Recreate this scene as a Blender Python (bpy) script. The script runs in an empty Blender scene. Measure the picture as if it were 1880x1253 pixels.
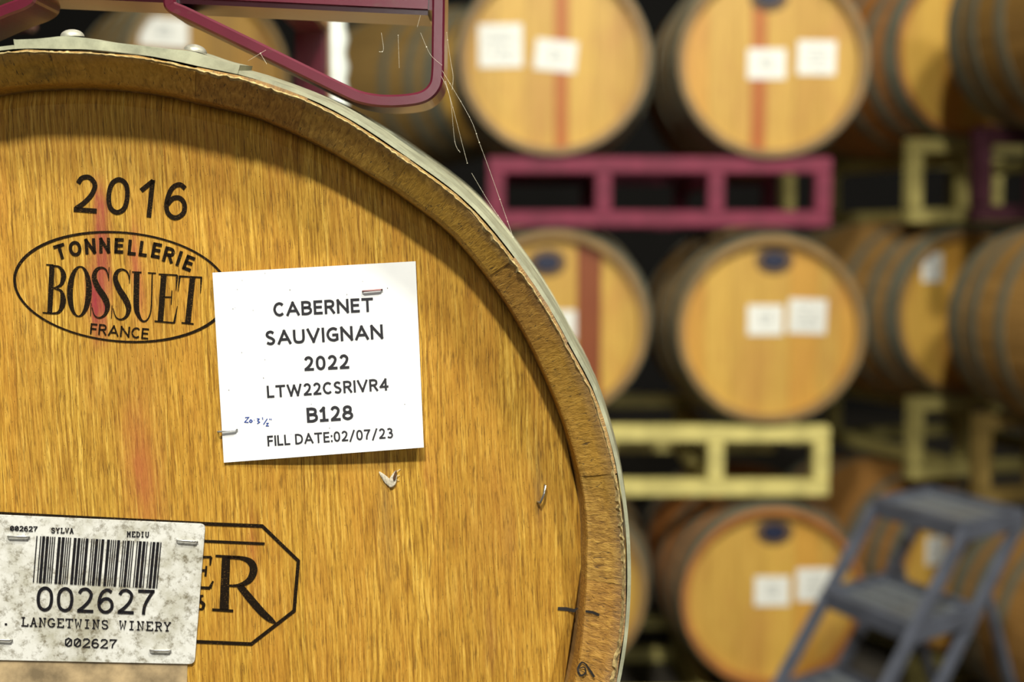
import bpy, bmesh, math, random
from mathutils import Vector, Matrix
PI = math.pi
random.seed(7)
S = bpy.context.scene
COL = S.collection
# ---------------------------------------------------------------- camera, world, lights, exposure
F = 2390.0
PITCH = math.atan(186.5 / F)
CAMZ = 1.6
cd = bpy.data.cameras.new('camera'); cam = bpy.data.objects.new('camera', cd); COL.objects.link(cam)
cam.location = (0, 0, CAMZ); cam.rotation_euler = (PI/2 - PITCH, 0, 0)
cd.sensor_fit = 'HORIZONTAL'; cd.sensor_width = 36; cd.lens = 36 * F / 1880
cd.clip_start = .02; cd.clip_end = 60
cd.dof.use_dof = True; cd.dof.focus_distance = .715
cd.dof.aperture_fstop = (cd.lens / 1000) / .0095
S.camera = cam
w = bpy.data.worlds.new('world'); S.world = w; w.use_nodes = True
w.node_tree.nodes['Background'].inputs[0].default_value = (.9, .9, .8, 1)
w.node_tree.nodes['Background'].inputs[1].default_value = .07
def lamp(loc, target, size, power, col=(1, .95, .82)):
    l = bpy.data.lights.new('warehouse_or_fill_lamp', 'AREA'); l.shape = 'DISK'; l.size = size; l.energy = power; l.color = col
    o = bpy.data.objects.new('warehouse_or_fill_lamp', l); COL.objects.link(o); o.location = loc
    o.rotation_euler = (Vector(target) - Vector(loc)).to_track_quat('-Z', 'Y').to_euler()
lamp((-.38, -1.75, 4.95), (-.2, .7, 1.4), .30, 640)
lamp((1.3, -1.0, 5.3), (1.2, 4.2, 1.0), .5, 540)
lamp((4.2, .8, 5.2), (2.4, 4.4, 1.0), .5, 260)
lamp((-2.6, 2.0, 5.2), (-.4, 4.2, 1.2), .5, 45)
lamp((.6, -5.2, 2.6), (0, 1, 1.4), 2.0, 170, (1, .97, .9))  # added soft fill from behind the camera, not a lamp of the warehouse
S.view_settings.view_transform = 'Standard'; S.view_settings.look = 'None'
S.view_settings.exposure = -1.28; S.view_settings.gamma = 1; S.view_settings.use_curve_mapping = False

# ---------------------------------------------------------------- pixel rays (surveying aid)
FW = Vector((0, math.cos(PITCH), -math.sin(PITCH))); UP = Vector((0, math.sin(PITCH), math.cos(PITCH))); RT = Vector((1, 0, 0))
CAM = Vector((0, 0, CAMZ))
def ray(px, py): return FW + RT * ((px - 940) / F) - UP * ((py - 626.5) / F)
def P(px, py, Y):
    d = ray(px, py); return CAM + d * (Y / d.y)
def PZ(px, py, Z):
    d = ray(px, py); return CAM + d * ((Z - CAMZ) / d.z)

# ---------------------------------------------------------------- materials
def new_mat(name):
    m = bpy.data.materials.new(name); m.use_nodes = True
    return m, m.node_tree, m.node_tree.nodes['Principled BSDF']
class NT:
    def __init__(s, nt): s.nt = nt
    def n(s, t, **kw):
        x = s.nt.nodes.new(t)
        for k, v in kw.items():
            if k.startswith('i_'):
                x.inputs[int(k[2:])].default_value = v
            else: setattr(x, k, v)
        return x
    def l(s, a, b): s.nt.links.new(a, b)
    def coord(s): return s.n('ShaderNodeTexCoord').outputs['Object']
    def mapping(s, c, scale, rot=(0, 0, 0), loc=(0, 0, 0)):
        m = s.n('ShaderNodeMapping'); m.inputs['Scale'].default_value = scale; m.inputs['Rotation'].default_value = rot
        m.inputs['Location'].default_value = loc; s.l(c, m.inputs[0]); return m.outputs[0]
    def noise(s, c, scale=1, detail=4, rough=.55, dist=0):
        x = s.n('ShaderNodeTexNoise'); x.inputs['Scale'].default_value = scale; x.inputs['Detail'].default_value = detail
        x.inputs['Roughness'].default_value = rough; x.inputs['Distortion'].default_value = dist; s.l(c, x.inputs['Vector']); return x.outputs['Fac']
    def ramp(s, f, stops):
        r = s.n('ShaderNodeValToRGB'); e = r.color_ramp.elements
        while len(e) < len(stops): e.new(.5)
        for q, (p, c) in zip(e, stops):
            q.position = p; q.color = (c, c, c, 1) if isinstance(c, (int, float)) else (*c, 1)
        s.l(f, r.inputs[0]); return r.outputs[0]
    def mix(s, f, a, b, mode='MIX'):
        x = s.n('ShaderNodeMix'); x.data_type = 'RGBA'; x.blend_type = mode
        for k, v in ((0, f), (6, a), (7, b)):
            if isinstance(v, (int, float)): x.inputs[k].default_value = v if k == 0 else (v, v, v, 1)
            elif isinstance(v, tuple): x.inputs[k].default_value = (*v, 1)
            else: s.l(v, x.inputs[k])
        return x.outputs[2]
    def math(s, op, a, b=None, clamp=False):
        x = s.n('ShaderNodeMath'); x.operation = op; x.use_clamp = clamp
        for k, v in ((0, a), (1, b)):
            if v is None: continue
            if isinstance(v, (int, float)): x.inputs[k].default_value = v
            else: s.l(v, x.inputs[k])
        return x.outputs[0]
    def bump(s, h, strength, dist, bsdf):
        b = s.n('ShaderNodeBump'); b.inputs['Strength'].default_value = strength; b.inputs['Distance'].default_value = dist
        s.l(h, b.inputs['Height']); s.l(b.outputs[0], bsdf.inputs['Normal'])

def simple(name, col, rough=.6, metal=0, var=.25, nscale=30, bump=0, coat=0):
    m, nt, b = new_mat(name); t = NT(nt); c = t.coord()
    f = t.noise(t.mapping(c, (nscale,)*3), 1, 5, .6)
    v = t.ramp(f, [(.3, tuple(x*(1-var) for x in col)), (.7, tuple(min(1, x*(1+var)) for x in col))])
    t.l(v, b.inputs['Base Color']); b.inputs['Roughness'].default_value = rough; b.inputs['Metallic'].default_value = metal
    b.inputs['Coat Weight'].default_value = coat
    if bump: t.bump(f, .4, bump, b)
    return m

def head_wood():
    m, nt, b = new_mat('oak_head_wood'); t = NT(nt); c = t.coord()
    c = t.mapping(c, (1, 1, 1), (0, math.radians(2), 0))
    warp = t.noise(t.mapping(c, (14, 1, 9)), 1, 3, .5)
    sx = t.n('ShaderNodeSeparateXYZ'); t.l(c, sx.inputs[0]); X, Y, Z = sx.outputs
    cx = t.n('ShaderNodeCombineXYZ'); t.l(t.math('ADD', X, t.math('MULTIPLY', warp, .005)), cx.inputs[0]); t.l(Y, cx.inputs[1]); t.l(Z, cx.inputs[2]); cw = cx.outputs[0]
    fib = t.noise(t.mapping(cw, (600, 1, 24)), 1, 4, .68)
    fine = t.noise(t.mapping(cw, (1250, 1, 75)), 1, 3, .65)
    wide = t.noise(t.mapping(cw, (60, 1, 4)), 1, 3, .55)
    blot = t.noise(t.mapping(c, (16, 1, 7), loc=(3, 0, 1)), 1, 4, .6)
    col = t.ramp(fib, [(.30, (.15, .065, .008)), (.42, (.36, .19, .022)), (.54, (.55, .325, .045)), (.68, (.80, .54, .11))])
    col = t.mix(t.ramp(wide, [(.35, 0), (.65, 1)]), col, t.mix(.5, col, (.50, .24, .035)))
    col = t.mix(t.math('MULTIPLY', t.ramp(blot, [(.52, 0), (.72, 1)]), .5), col, t.mix(.6, col, (.34, .13, .03)))
    col = t.mix(t.math('MULTIPLY', t.ramp(fine, [(.36, 1), (.47, 0)]), .8), col, (.17, .085, .014))
    # dark pits and short pores
    pit = t.n('ShaderNodeTexVoronoi'); t.l(t.mapping(c, (75, 1, 55)), pit.inputs['Vector'])
    col = t.mix(t.ramp(pit.outputs['Distance'], [(.045, 1), (.075, 0)]), col, (.035, .02, .008))
    # wine stains (fixed marks on this wood), local metres
    ragged = t.noise(t.mapping(c, (160, 1, 30)), 1, 4, .6)
    def streak(col, x0, x1, z0, z1, colr, amt, slope=0.0, soft=.003, sz=.012):
        xc = (x0 + x1)/2; hw = (x1-x0)/2; zc = (z0+z1)/2; hz = (z1-z0)/2
        dx = t.math('ABSOLUTE', t.math('ADD', t.math('SUBTRACT', X, xc), t.math('ADD', t.math('MULTIPLY', t.math('SUBTRACT', Z, zc), slope), t.math('MULTIPLY', t.math('SUBTRACT', ragged, .5), .010))))
        fx = t.math('SUBTRACT', 1.0, t.math('DIVIDE', t.math('SUBTRACT', dx, hw - soft), soft*2), True)
        dz = t.math('ABSOLUTE', t.math('SUBTRACT', Z, zc))
        fz = t.math('SUBTRACT', 1.0, t.math('DIVIDE', t.math('SUBTRACT', dz, hz - sz), sz*2), True)
        f = t.math('MULTIPLY', t.math('MULTIPLY', t.math('MULTIPLY', fx, fx), fz), t.math('MULTIPLY', t.math('ADD', ragged, .35), amt), True)
        return t.mix(f, col, colr)
    for a in STAINS: col = streak(col, *a)
    oc = t.n('ShaderNodeObjectInfo').outputs['Color']
    col = t.mix(1.0, col, oc, 'MULTIPLY')
    t.l(col, b.inputs['Base Color']); b.inputs['Roughness'].default_value = .6
    b.inputs['Specular IOR Level'].default_value = .25
    h = t.math('ADD', t.math('MULTIPLY', fib, .7), t.math('MULTIPLY', fine, .5))
    t.bump(h, .8, .0014, b)
    return m

def end_grain():
    m, nt, b = new_mat('stave_end_grain'); t = NT(nt); c = t.coord()
    sx = t.n('ShaderNodeSeparateXYZ'); t.l(c, sx.inputs[0]); X, Y, Z = sx.outputs
    th = t.math('ARCTAN2', Z, X); r = t.math('SQRT', t.math('ADD', t.math('MULTIPLY', X, X), t.math('MULTIPLY', Z, Z)))
    cc = t.n('ShaderNodeCombineXYZ'); t.l(t.math('MULTIPLY', th, .28), cc.inputs[0]); t.l(r, cc.inputs[1]); t.l(Y, cc.inputs[2]); c2 = cc.outputs[0]
    rings = t.noise(t.mapping(c2, (430, 55, 300)), 1, 3, .6, .6)
    crack = t.noise(t.mapping(c2, (850, 60, 300), loc=(5, 2, 0)), 1, 3, .7, 1.0)
    blot = t.noise(t.mapping(c2, (22, 70, 30)), 1, 5, .65)
    big = t.noise(t.mapping(c2, (9, 20, 5)), 1, 3, .5)
    col = t.ramp(rings, [(.3, (.20, .10, .018)), (.5, (.36, .195, .036)), (.72, (.52, .31, .065))])
    col = t.mix(t.ramp(big, [(.4, 0), (.62, 1)]), col, t.mix(.4, col, (.48, .28, .02)))
    col = t.mix(t.math('MULTIPLY', t.ramp(blot, [(.55, 0), (.75, 1)]), .7), col, (.10, .065, .02))
    col = t.mix(t.math('MULTIPLY', t.ramp(crack, [(.33, 1), (.41, 0)]), .85), col, (.045, .028, .012))
    # greyed outer edge
    edge = t.ramp(t.math('DIVIDE', t.math('SUBTRACT', r, .275), .014, True), [(.45, 0), (.95, 1)])
    col = t.mix(t.math('MULTIPLY', edge, t.math('MULTIPLY', blot, .9)), col, (.20, .16, .12))
    oc = t.n('ShaderNodeObjectInfo').outputs['Color']; col = t.mix(1.0, col, oc, 'MULTIPLY')
    t.l(col, b.inputs['Base Color']); b.inputs['Roughness'].default_value = .7
    t.bump(t.math('ADD', rings, t.math('MULTIPLY', crack, .8)), .6, .0010, b)
    return m

def stave_wood(name='oak_stave_wood', base=(.34, .20, .065)):
    m, nt, b = new_mat(name); t = NT(nt); c = t.coord()
    sx = t.n('ShaderNodeSeparateXYZ'); t.l(c, sx.inputs[0]); X, Y, Z = sx.outputs
    th = t.math('ARCTAN2', Z, X)
    cc = t.n('ShaderNodeCombineXYZ'); t.l(t.math('MULTIPLY', th, .3), cc.inputs[0]); t.l(Y, cc.inputs[1])
    g = t.noise(t.mapping(cc.outputs[0], (220, 8, 1)), 1, 4, .6)
    st = t.n('ShaderNodeTexWhiteNoise'); st.noise_dimensions = '1D'
    t.l(t.math('FLOOR', t.math('MULTIPLY', t.math('ADD', th, PI), 28/(2*PI))), st.inputs['W'])
    lo = tuple(x*.6 for x in base); hi = tuple(x*1.35 for x in base)
    col = t.ramp(g, [(.3, lo), (.7, hi)])
    col = t.mix(t.math('MULTIPLY', st.outputs[0], .5), col, tuple(x*.55 for x in base))
    oc = t.n('ShaderNodeObjectInfo').outputs['Color']; col = t.mix(1.0, col, oc, 'MULTIPLY')
    t.l(col, b.inputs['Base Color']); b.inputs['Roughness'].default_value = .55
    t.bump(g, .3, .001, b)
    return m

def board_wood():
    m, nt, b = new_mat('head_board_wood'); t = NT(nt); c = t.coord()
    g = t.noise(t.mapping(c, (160, 1, 7)), 1, 4, .6); bl = t.noise(t.mapping(c, (9, 3, 5)), 1, 3, .5)
    col = t.ramp(g, [(.3, (.46, .26, .042)), (.7, (.66, .415, .085))])
    col = t.mix(t.math('MULTIPLY', t.ramp(bl, [(.5, 0), (.72, 1)]), .4), col, (.46, .20, .05))
    oc = t.n('ShaderNodeObjectInfo').outputs['Color']; col = t.mix(1.0, col, oc, 'MULTIPLY')
    t.l(col, b.inputs['Base Color']); b.inputs['Roughness'].default_value = .5
    return m

def paint(name, col, rough=.28, chips=(.10, .05, .04), amt=.5, coat=.4):
    m, nt, b = new_mat(name); t = NT(nt); c = t.coord()
    f = t.noise(t.mapping(c, (40, 40, 90)), 1, 5, .65); g = t.noise(t.mapping(c, (13, 13, 13), loc=(2, 1, 0)), 1, 3)
    cc = t.mix(t.ramp(g, [(.35, 0), (.7, 1)]), col, tuple(min(1, x*1.5+.004) for x in col))
    cc = t.mix(t.math('MULTIPLY', t.ramp(f, [(.6, 0), (.7, 1)]), amt), cc, chips)
    t.l(cc, b.inputs['Base Color']); b.inputs['Roughness'].default_value = rough; b.inputs['Coat Weight'].default_value = coat
    b.inputs['Coat Roughness'].default_value = .2
    t.bump(f, .25, .0006, b)
    return m

def galv(name, col=(.50, .52, .42), metal=.55, rough=.42):
    m, nt, b = new_mat(name); t = NT(nt); c = t.coord()
    f = t.noise(t.mapping(c, (60, 90, 60)), 1, 5, .7); g = t.noise(t.mapping(c, (9, 9, 9)), 1, 3)
    cc = t.ramp(f, [(.3, tuple(x*.55 for x in col)), (.65, col)])
    cc = t.mix(t.math('MULTIPLY', t.ramp(g, [(.5, 0), (.7, 1)]), .35), cc, (.16, .12, .06))
    t.l(cc, b.inputs['Base Color']); b.inputs['Metallic'].default_value = metal
    t.l(t.math('ADD', t.math('MULTIPLY', f, .3), rough-.1), b.inputs['Roughness'])
    t.bump(f, .2, .0005, b)
    return m

def burnt(name='burnt_brand', col=(.010, .006, .003), wear=.6):
    m, nt, b = new_mat(name); t = NT(nt); c = t.coord()
    f = t.noise(t.mapping(c, (900, 1, 1500)), 1, 3, .6); g = t.noise(t.mapping(c, (90, 1, 90)), 1, 2)
    k = t.math('MULTIPLY', t.ramp(f, [(.57, 0), (.68, 1)]), t.ramp(g, [(.4, .15), (.62, wear)]))
    t.l(t.mix(k, col, (.22, .12, .03)), b.inputs['Base Color']); b.inputs['Roughness'].default_value = .8; b.inputs['Specular IOR Level'].default_value = .1
    return m

def grimy_label():
    m, nt, b = new_mat('grimy_label_paper'); t = NT(nt); c = t.coord()
    a = t.noise(t.mapping(c, (26, 1, 26)), 1, 6, .7); d = t.noise(t.mapping(c, (170, 1, 170), loc=(1, 0, 4)), 1, 5, .75)
    col = t.mix(t.ramp(a, [(.44, 0), (.64, 1)]), (.70, .71, .68), (.40, .39, .31))
    col = t.mix(t.math('MULTIPLY', t.ramp(d, [(.50, 0), (.64, 1)]), t.ramp(a, [(.3, .35), (.6, 1)])), col, (.17, .15, .10))
    t.l(col, b.inputs['Base Color']); b.inputs['Roughness'].default_value = .5
    return m

def concrete(name, col, rough=.8):
    m, nt, b = new_mat(name); t = NT(nt); c = t.coord()
    a = t.noise(t.mapping(c, (2, 2, 2)), 1, 6, .65)
    t.l(t.ramp(a, [(.3, tuple(x*.7 for x in col)), (.7, tuple(x*1.2 for x in col))]), b.inputs['Base Color']); b.inputs['Roughness'].default_value = rough
    return m

# ---------------------------------------------------------------- object helpers
def link(name, me, mat=None, parent=None, loc=None, smooth=False, color=None):
    if mat is not None:
        for mm in (mat if isinstance(mat, list) else [mat]): me.materials.append(mm)
    if smooth:
        for p in me.polygons: p.use_smooth = True
    o = bpy.data.objects.new(name, me); COL.objects.link(o)
    if parent: o.parent = parent
    if loc: o.location = loc
    if color: o.color = (*color, 1)
    return o
def mesh_py(v, f): 
    me = bpy.data.meshes.new('m'); me.from_pydata([tuple(x) for x in v], [], f); me.update(); return me
def bm_mesh(bm, normals=True):
    if normals: bmesh.ops.recalc_face_normals(bm, faces=bm.faces)
    me = bpy.data.meshes.new('m'); bm.to_mesh(me); bm.free(); return me
def empty(name, loc, rz=0):
    o = bpy.data.objects.new(name, None); COL.objects.link(o); o.location = loc; o.rotation_euler = (0, 0, rz); o.empty_display_size = .1; return o
def tag(o, label, cat, group=None):
    o['label'] = label; o['category'] = cat
    if group: o['group'] = group
    return o
def box_bm(bm, c, s, M=None, bev=0):
    r = bmesh.ops.create_cube(bm, size=1, matrix=(M or Matrix()) @ Matrix.Translation(c) @ Matrix.Diagonal((*s, 1)))
    if bev:
        es = list({e for v in r['verts'] for e in v.link_edges})
        bmesh.ops.bevel(bm, geom=es, offset=bev, segments=2, affect='EDGES')
def bar(name, a, b, w, h, mat, parent, bev=.004, rel=None, up=(0, 0, 1)):
    """rectangular bar from a to b (parent-local)"""
    a = Vector(a); b = Vector(b); d = b - a; L = d.length; d.normalize()
    u = Vector(up)
    if abs(d.dot(u)) > .95: u = Vector((0, 1, 0))
    s = d.cross(u).normalized(); u = s.cross(d).normalized()
    M = Matrix(((s.x, d.x, u.x, 0), (s.y, d.y, u.y, 0), (s.z, d.z, u.z, 0), (0, 0, 0, 1)))
    bm = bmesh.new(); box_bm(bm, (0, 0, 0), (w, L, h), M, bev)
    return link(name, bm_mesh(bm), mat, parent, (a + b)/2)
def revolve(profile, n, closed=True, rf=None, th0=0, th1=2*PI):
    """profile [(r,y)], axis Y; rf(theta, r)-> radius"""
    full = abs(th1 - th0 - 2*PI) < 1e-6; k = len(profile); v = []; f = []
    cnt = n if full else n + 1
    for i in range(cnt):
        th = th0 + (th1-th0)*i/n
        for r, y in profile:
            R = rf(th, r) if rf else r
            v.append((R*math.cos(th), y, R*math.sin(th)))
    for i in range(n):
        i2 = (i+1) % cnt
        for j in range(k if closed else k-1):
            j2 = (j+1) % k
            f.append((i*k+j, i*k+j2, i2*k+j2, i2*k+j))
    if closed and not full: f.append(tuple(range(k))); f.append(tuple((cnt-1)*k + j for j in reversed(range(k))))
    return v, f
def fixed(v, f):
    me = mesh_py(v, f); bm = bmesh.new(); bm.from_mesh(me); bpy.data.meshes.remove(me); return bm_mesh(bm)
def tube_path(pts, r, seg=6):
    pts = [Vector(p) for p in pts]; v = []; f = []; n = len(pts)
    for i, p in enumerate(pts):
        d = (pts[min(i+1, n-1)] - pts[max(i-1, 0)]).normalized()
        a = d.cross(Vector((0, 1, 0)) if abs(d.y) < .9 else Vector((1, 0, 0))).normalized(); b = d.cross(a)
        for k in range(seg):
            q = 2*PI*k/seg; v.append(p + a*math.cos(q)*r + b*math.sin(q)*r)
    for i in range(n-1):
        for k in range(seg): f.append((i*seg+k, i*seg+(k+1) % seg, (i+1)*seg+(k+1) % seg, (i+1)*seg+k))
    f.append(tuple(range(seg))); f.append(tuple((n-1)*seg+k for k in reversed(range(seg))))
    return v, f
def join(parts):
    V = []; Fc = []
    for v, f in parts:
        o = len(V); V += [tuple(x) for x in v]; Fc += [tuple(i+o for i in q) for q in f]
    return V, Fc

# ---------------------------------------------------------------- near barrel frame
FC = Vector((-.22471, .69037, 1.41186)); YAW = math.radians(4)
LX = Vector((math.cos(YAW), math.sin(YAW), 0)); LY = Vector((-math.sin(YAW), math.cos(YAW), 0))
REC = .031                                    # head sits this deep behind the chime
def H(px, py, depth=REC):
    d = ray(px, py); C = FC + LY*depth; t = (C-CAM).dot(LY)/d.dot(LY); q = CAM + d*t - FC
    return Vector((q.dot(LX), depth, q.z))
def zz(px, py): q = H(px, py); return q.x, q.z
def stain(px0, px1, py0, py1, col, amt, slope=0, soft=.003, sz=.012):
    a = H(px0, py1); b = H(px1, py0)
    return (a.x, b.x, a.z, b.z, col, amt, slope, soft, sz)
RED = (.30, .035, .045)
STAINS = [stain(196, 223, 345, 415, RED, 1.0), stain(192, 226, 405, 540, RED, .75, .0), stain(178, 216, 500, 610, RED, 1.1, 0), stain(258, 282, 430, 580, (.42, .10, .05), .85),
          stain(235, 300, 780, 960, (.42, .10, .04), .65, .05, .008, .02), stain(455, 480, 960, 1080, (.42, .12, .04), .5, 0, .004, .02),
          stain(785, 800, 830, 930, (.38, .11, .03), .7, 0, .004, .02), stain(700, 722, 850, 1040, (.16, .11, .05), .8, 0, .006, .03),
          stain(985, 1000, 870, 960, (.10, .08, .05), 1.0, 0, .004, .02), stain(885, 905, 1150, 1240, (.28, .10, .04), .7, 0, .004, .02),
          stain(925, 950, 975, 1050, (.30, .14, .05), .6, 0, .005, .02), stain(745, 775, 600, 700, (.30, .14, .05), .5, 0, .008, .03)]

M_head = head_wood(); M_end = end_grain(); M_stave = stave_wood(); M_board = board_wood()
M_hoop = galv('galvanised_hoop', (.52, .54, .38), .45); M_hoop_bg = galv('weathered_hoop', (.25, .25, .18), .35, .5)
M_rivet = galv('rivet_metal', (.50, .50, .42), .5, .45); M_staple = galv('staple_wire', (.70, .72, .72), .9, .25)
M_rust = simple('rusty_staple', (.20, .10, .10), .5, .5)
M_burg = paint('burgundy_paint', (.085, .008, .020)); M_burg_bg = paint('burgundy_rack_paint', (.15, .012, .038), .65, amt=.1, coat=0)
M_yel = paint('pale_yellow_rack_paint', (.50, .44, .15), .6, (.3, .25, .1), .2, 0); M_yel_shade = paint('shaded_yellow_rack_paint', (.30, .26, .085), .65, (.2, .16, .06), .2, 0)  # second yellow is darkened: shade on the right stack put into its colour
M_maroon = paint('dark_maroon_paint', (.03, .006, .012), .5, amt=.1); M_yel_deep_shade = paint('deep_shaded_yellow_paint', (.16, .11, .03), .5, amt=.1)  # last colour is rack yellow browned down to paint in the stacks' shade
M_burn = burnt(); M_ink = simple('black_print', (.014, .014, .020), .6, var=.1); M_ink2 = burnt('worn_black_print', (.010, .010, .013), .3)
M_blue = simple('blue_pen', (.01, .05, .30), .6); M_marker = simple('black_marker', (.015, .013, .012), .6)
M_white = simple('white_card', (.84, .87, .89), .6, var=.02, nscale=60); M_lab = simple('white_label', (.82, .84, .80), .6, var=.03)
M_grimy = grimy_label(); M_old = simple('old_cardboard_label', (.36, .27, .15), .7, var=.5, nscale=60)
M_bung = simple('dark_blue_bung', (.012, .018, .05), .5); M_bungring = simple('dark_stained_wood', (.14, .08, .03), .6)
M_grey = simple('smudged_print', (.25, .29, .30), .6)
M_ladder = simple('blue_grey_ladder_paint', (.105, .118, .155), .45, .2, nscale=12); M_tread = galv('ladder_tread', (.30, .34, .38), .4, .4)
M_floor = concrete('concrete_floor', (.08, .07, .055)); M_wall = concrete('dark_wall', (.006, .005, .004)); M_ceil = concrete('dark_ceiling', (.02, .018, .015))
M_hose = simple('translucent_white_hose', (.72, .78, .74), .35, var=.1); M_silk = simple('spider_silk', (.75, .72, .6), .4)
M_moth = simple('moth_wing', (.50, .46, .36), .7, var=.35, nscale=900); M_mothb = simple('moth_body', (.09, .045, .02), .6)
M_splint = simple('splintered_oak', (.36, .28, .12), .8, var=.75, nscale=300, bump=.0006)

# ---------------------------------------------------------------- setting
def struct(name, c, s, mat):
    bm = bmesh.new(); box_bm(bm, (0, 0, 0), s); o = link(name, bm_mesh(bm), mat, None, c); o['kind'] = 'structure'; return o
struct('floor', (1, 3, -.05), (14, 18, .1), M_floor)
struct('ceiling', (1, 3, 6.05), (14, 18, .1), M_ceil)
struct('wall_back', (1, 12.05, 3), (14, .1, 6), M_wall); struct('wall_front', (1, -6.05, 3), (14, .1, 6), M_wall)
struct('wall_left', (-6.05, 3, 3), (.1, 18, 6), M_wall); struct('wall_right', (8.05, 3, 3), (.1, 18, 6), M_wall)

# ---------------------------------------------------------------- barrel meshes
def prof_r(y, L, Rc, Rb):
    u = (y - L/2)/(L/2); return Rb - (Rb-Rc)*abs(u)**1.9
TO = [(-180, 0), (-45, 0), (-12, 1.7), (0, 1.3), (14, 1.6), (21, 1.6), (27, -.3), (36, -.2), (45, .9), (55, -1.4), (64, -.6), (72, -1.5), (78, -2.8), (85, -1.8), (91, -.8), (98, 1.2), (120, .8), (150, 0), (180, 0)]
TI = [(-180, 0), (-45, 0), (-13, -.7), (-4, -2.2), (1, -1.8), (6, -.2), (11, .4), (24, -.2), (37, 1.1), (45, 2.0), (51, 0), (57, -1.4), (67, -.7), (71, .1), (77, -.8), (85, .6), (92, 1.6), (100, 2.6), (130, 1), (160, 0), (180, 0)]
def interp(T, d):
    d = (d+180) % 360-180
    for (a, x), (b, y) in zip(T, T[1:]):
        if a <= d <= b: t = (d-a)/(b-a); t = t*t*(3-2*t); return (x + (y-x)*t)/1000
    return 0
RO, RI, LB, RB, BV = .2878, .26988, .93, .312, .0135
def near_r(y):
    y = min(y, LB-y); y = max(y, 0)
    if y < .045: return RO+.135*y
    u = 1-(y-.045)/(LB/2-.045); return RB-(RB-RO-.006075)*u**1.8
def dO(th): return interp(TO, math.degrees(th))
def dI(th): return interp(TI, math.degrees(th))

near = empty('wine_barrel', FC + LY*(LB/2) - Vector((0, 0, RB)), YAW)
tag(near, 'near oak wine barrel with stamped head, white card and barcode tag', 'barrel')
NLOC = (0, -LB/2, RB)
NS = 27
bounds = [2*PI*(i + random.uniform(-.16, .16))/NS for i in range(NS)]; bounds.append(bounds[0]+2*PI)
for i in range(NS):
    a, b = bounds[i]+.00022, bounds[i+1]-.00022
    dy = random.uniform(-.0007, .0007)*1.0; dr = random.uniform(-.0006, .0006)
    ys = [.0012+dy, .012, .04, .1, .2, .33, LB/2, LB-.33, LB-.2, LB-.1, LB-.03, LB]
    outer = [(near_r(y), y) for y in ys]
    inner = [(RI, LB), (RI, LB-.03), (near_r(LB*.7)-.027, LB*.7), (near_r(LB*.3)-.027, LB*.3), (RI-.002, REC+.010), (RI-.0005, REC), (RI, BV+.001), (RI+.0006, BV-.0004)]
    front = [(RI+(RO-RI)*q, BV*(1-q)+dy) for q in (.12, .35, .6)] + [(RO-.0020, dy+.0010)]
    loop = outer + inner + front; k = len(loop); v = []; f = []; nseg = 5
    for s in range(nseg+1):
        th = a + (b-a)*s/nseg
        for (r, y) in loop:
            isin = r < RI+.004 and (y < .05 or y > LB-.04)
            q = (r-RI)/(RO-RI); q = max(0, min(1, q)) if y < .3 else 1
            off = dI(th)*(1-q) + (dO(th)+dr)*q
            jitter = (random.uniform(-.0006, .0006) if r > RO-.004 and y < .004 else 0)
            R = r+off+jitter; v.append((R*math.cos(th), y, R*math.sin(th)))
    for s in range(nseg):
        for j in range(k): f.append((s*k+j, s*k+(j+1) % k, (s+1)*k+(j+1) % k, (s+1)*k+j))
    f.append(tuple(range(k))); f.append(tuple(nseg*k+j for j in reversed(range(k))))
    me = fixed(v, f); o = link('stave', me, [M_stave, M_end], near, NLOC)
    g = random.uniform(.92, 1.08); o.color = (g, g*random.uniform(.93, 1.04), g*random.uniform(.8, 1.1), 1)
    for p in me.polygons:
        c = p.center
        if c.y < .0315 or abs(p.normal.y) > .9 and c.y < .05: p.material_index = 1
# splintered wood edge between staves and hoop
v = []; f = []; n = 900
for i in range(n):
    th = 2*PI*i/n; r = RO-.0018+dO(th); e = random.random()
    a_ = .5+.5*math.sin(i*.11)*math.sin(i*.037+1); r0 = r - random.uniform(.0002, .0004+.0018*a_); r1 = r + .0012 + random.uniform(-.0004, .0005); y = -.0004 - random.uniform(0, .0009)*(1.2*a_ if e > .4 else .1)
    for R, yy in ((r0, .0015), ((r0+r1)/2, y), (r1, .0018)): v.append((R*math.cos(th), yy, R*math.sin(th)))
for i in range(n):
    j = (i+1) % n
    for k in (0, 1): f.append((i*3+k, i*3+k+1, j*3+k+1, j*3+k))
sp = link('splintered_rim', fixed(v, f), M_splint, near, NLOC); sp['label'] = 'frayed pale rim of torn wood fibres'
# far head
v, f = revolve([(.0001, LB-.03), (RI-.001, LB-.03), (RI-.001, LB-.045), (.0001, LB-.045)], 48, True)
link('rear_head', fixed(v, f), M_board, near, NLOC, color=(.8, .8, .8))
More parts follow.
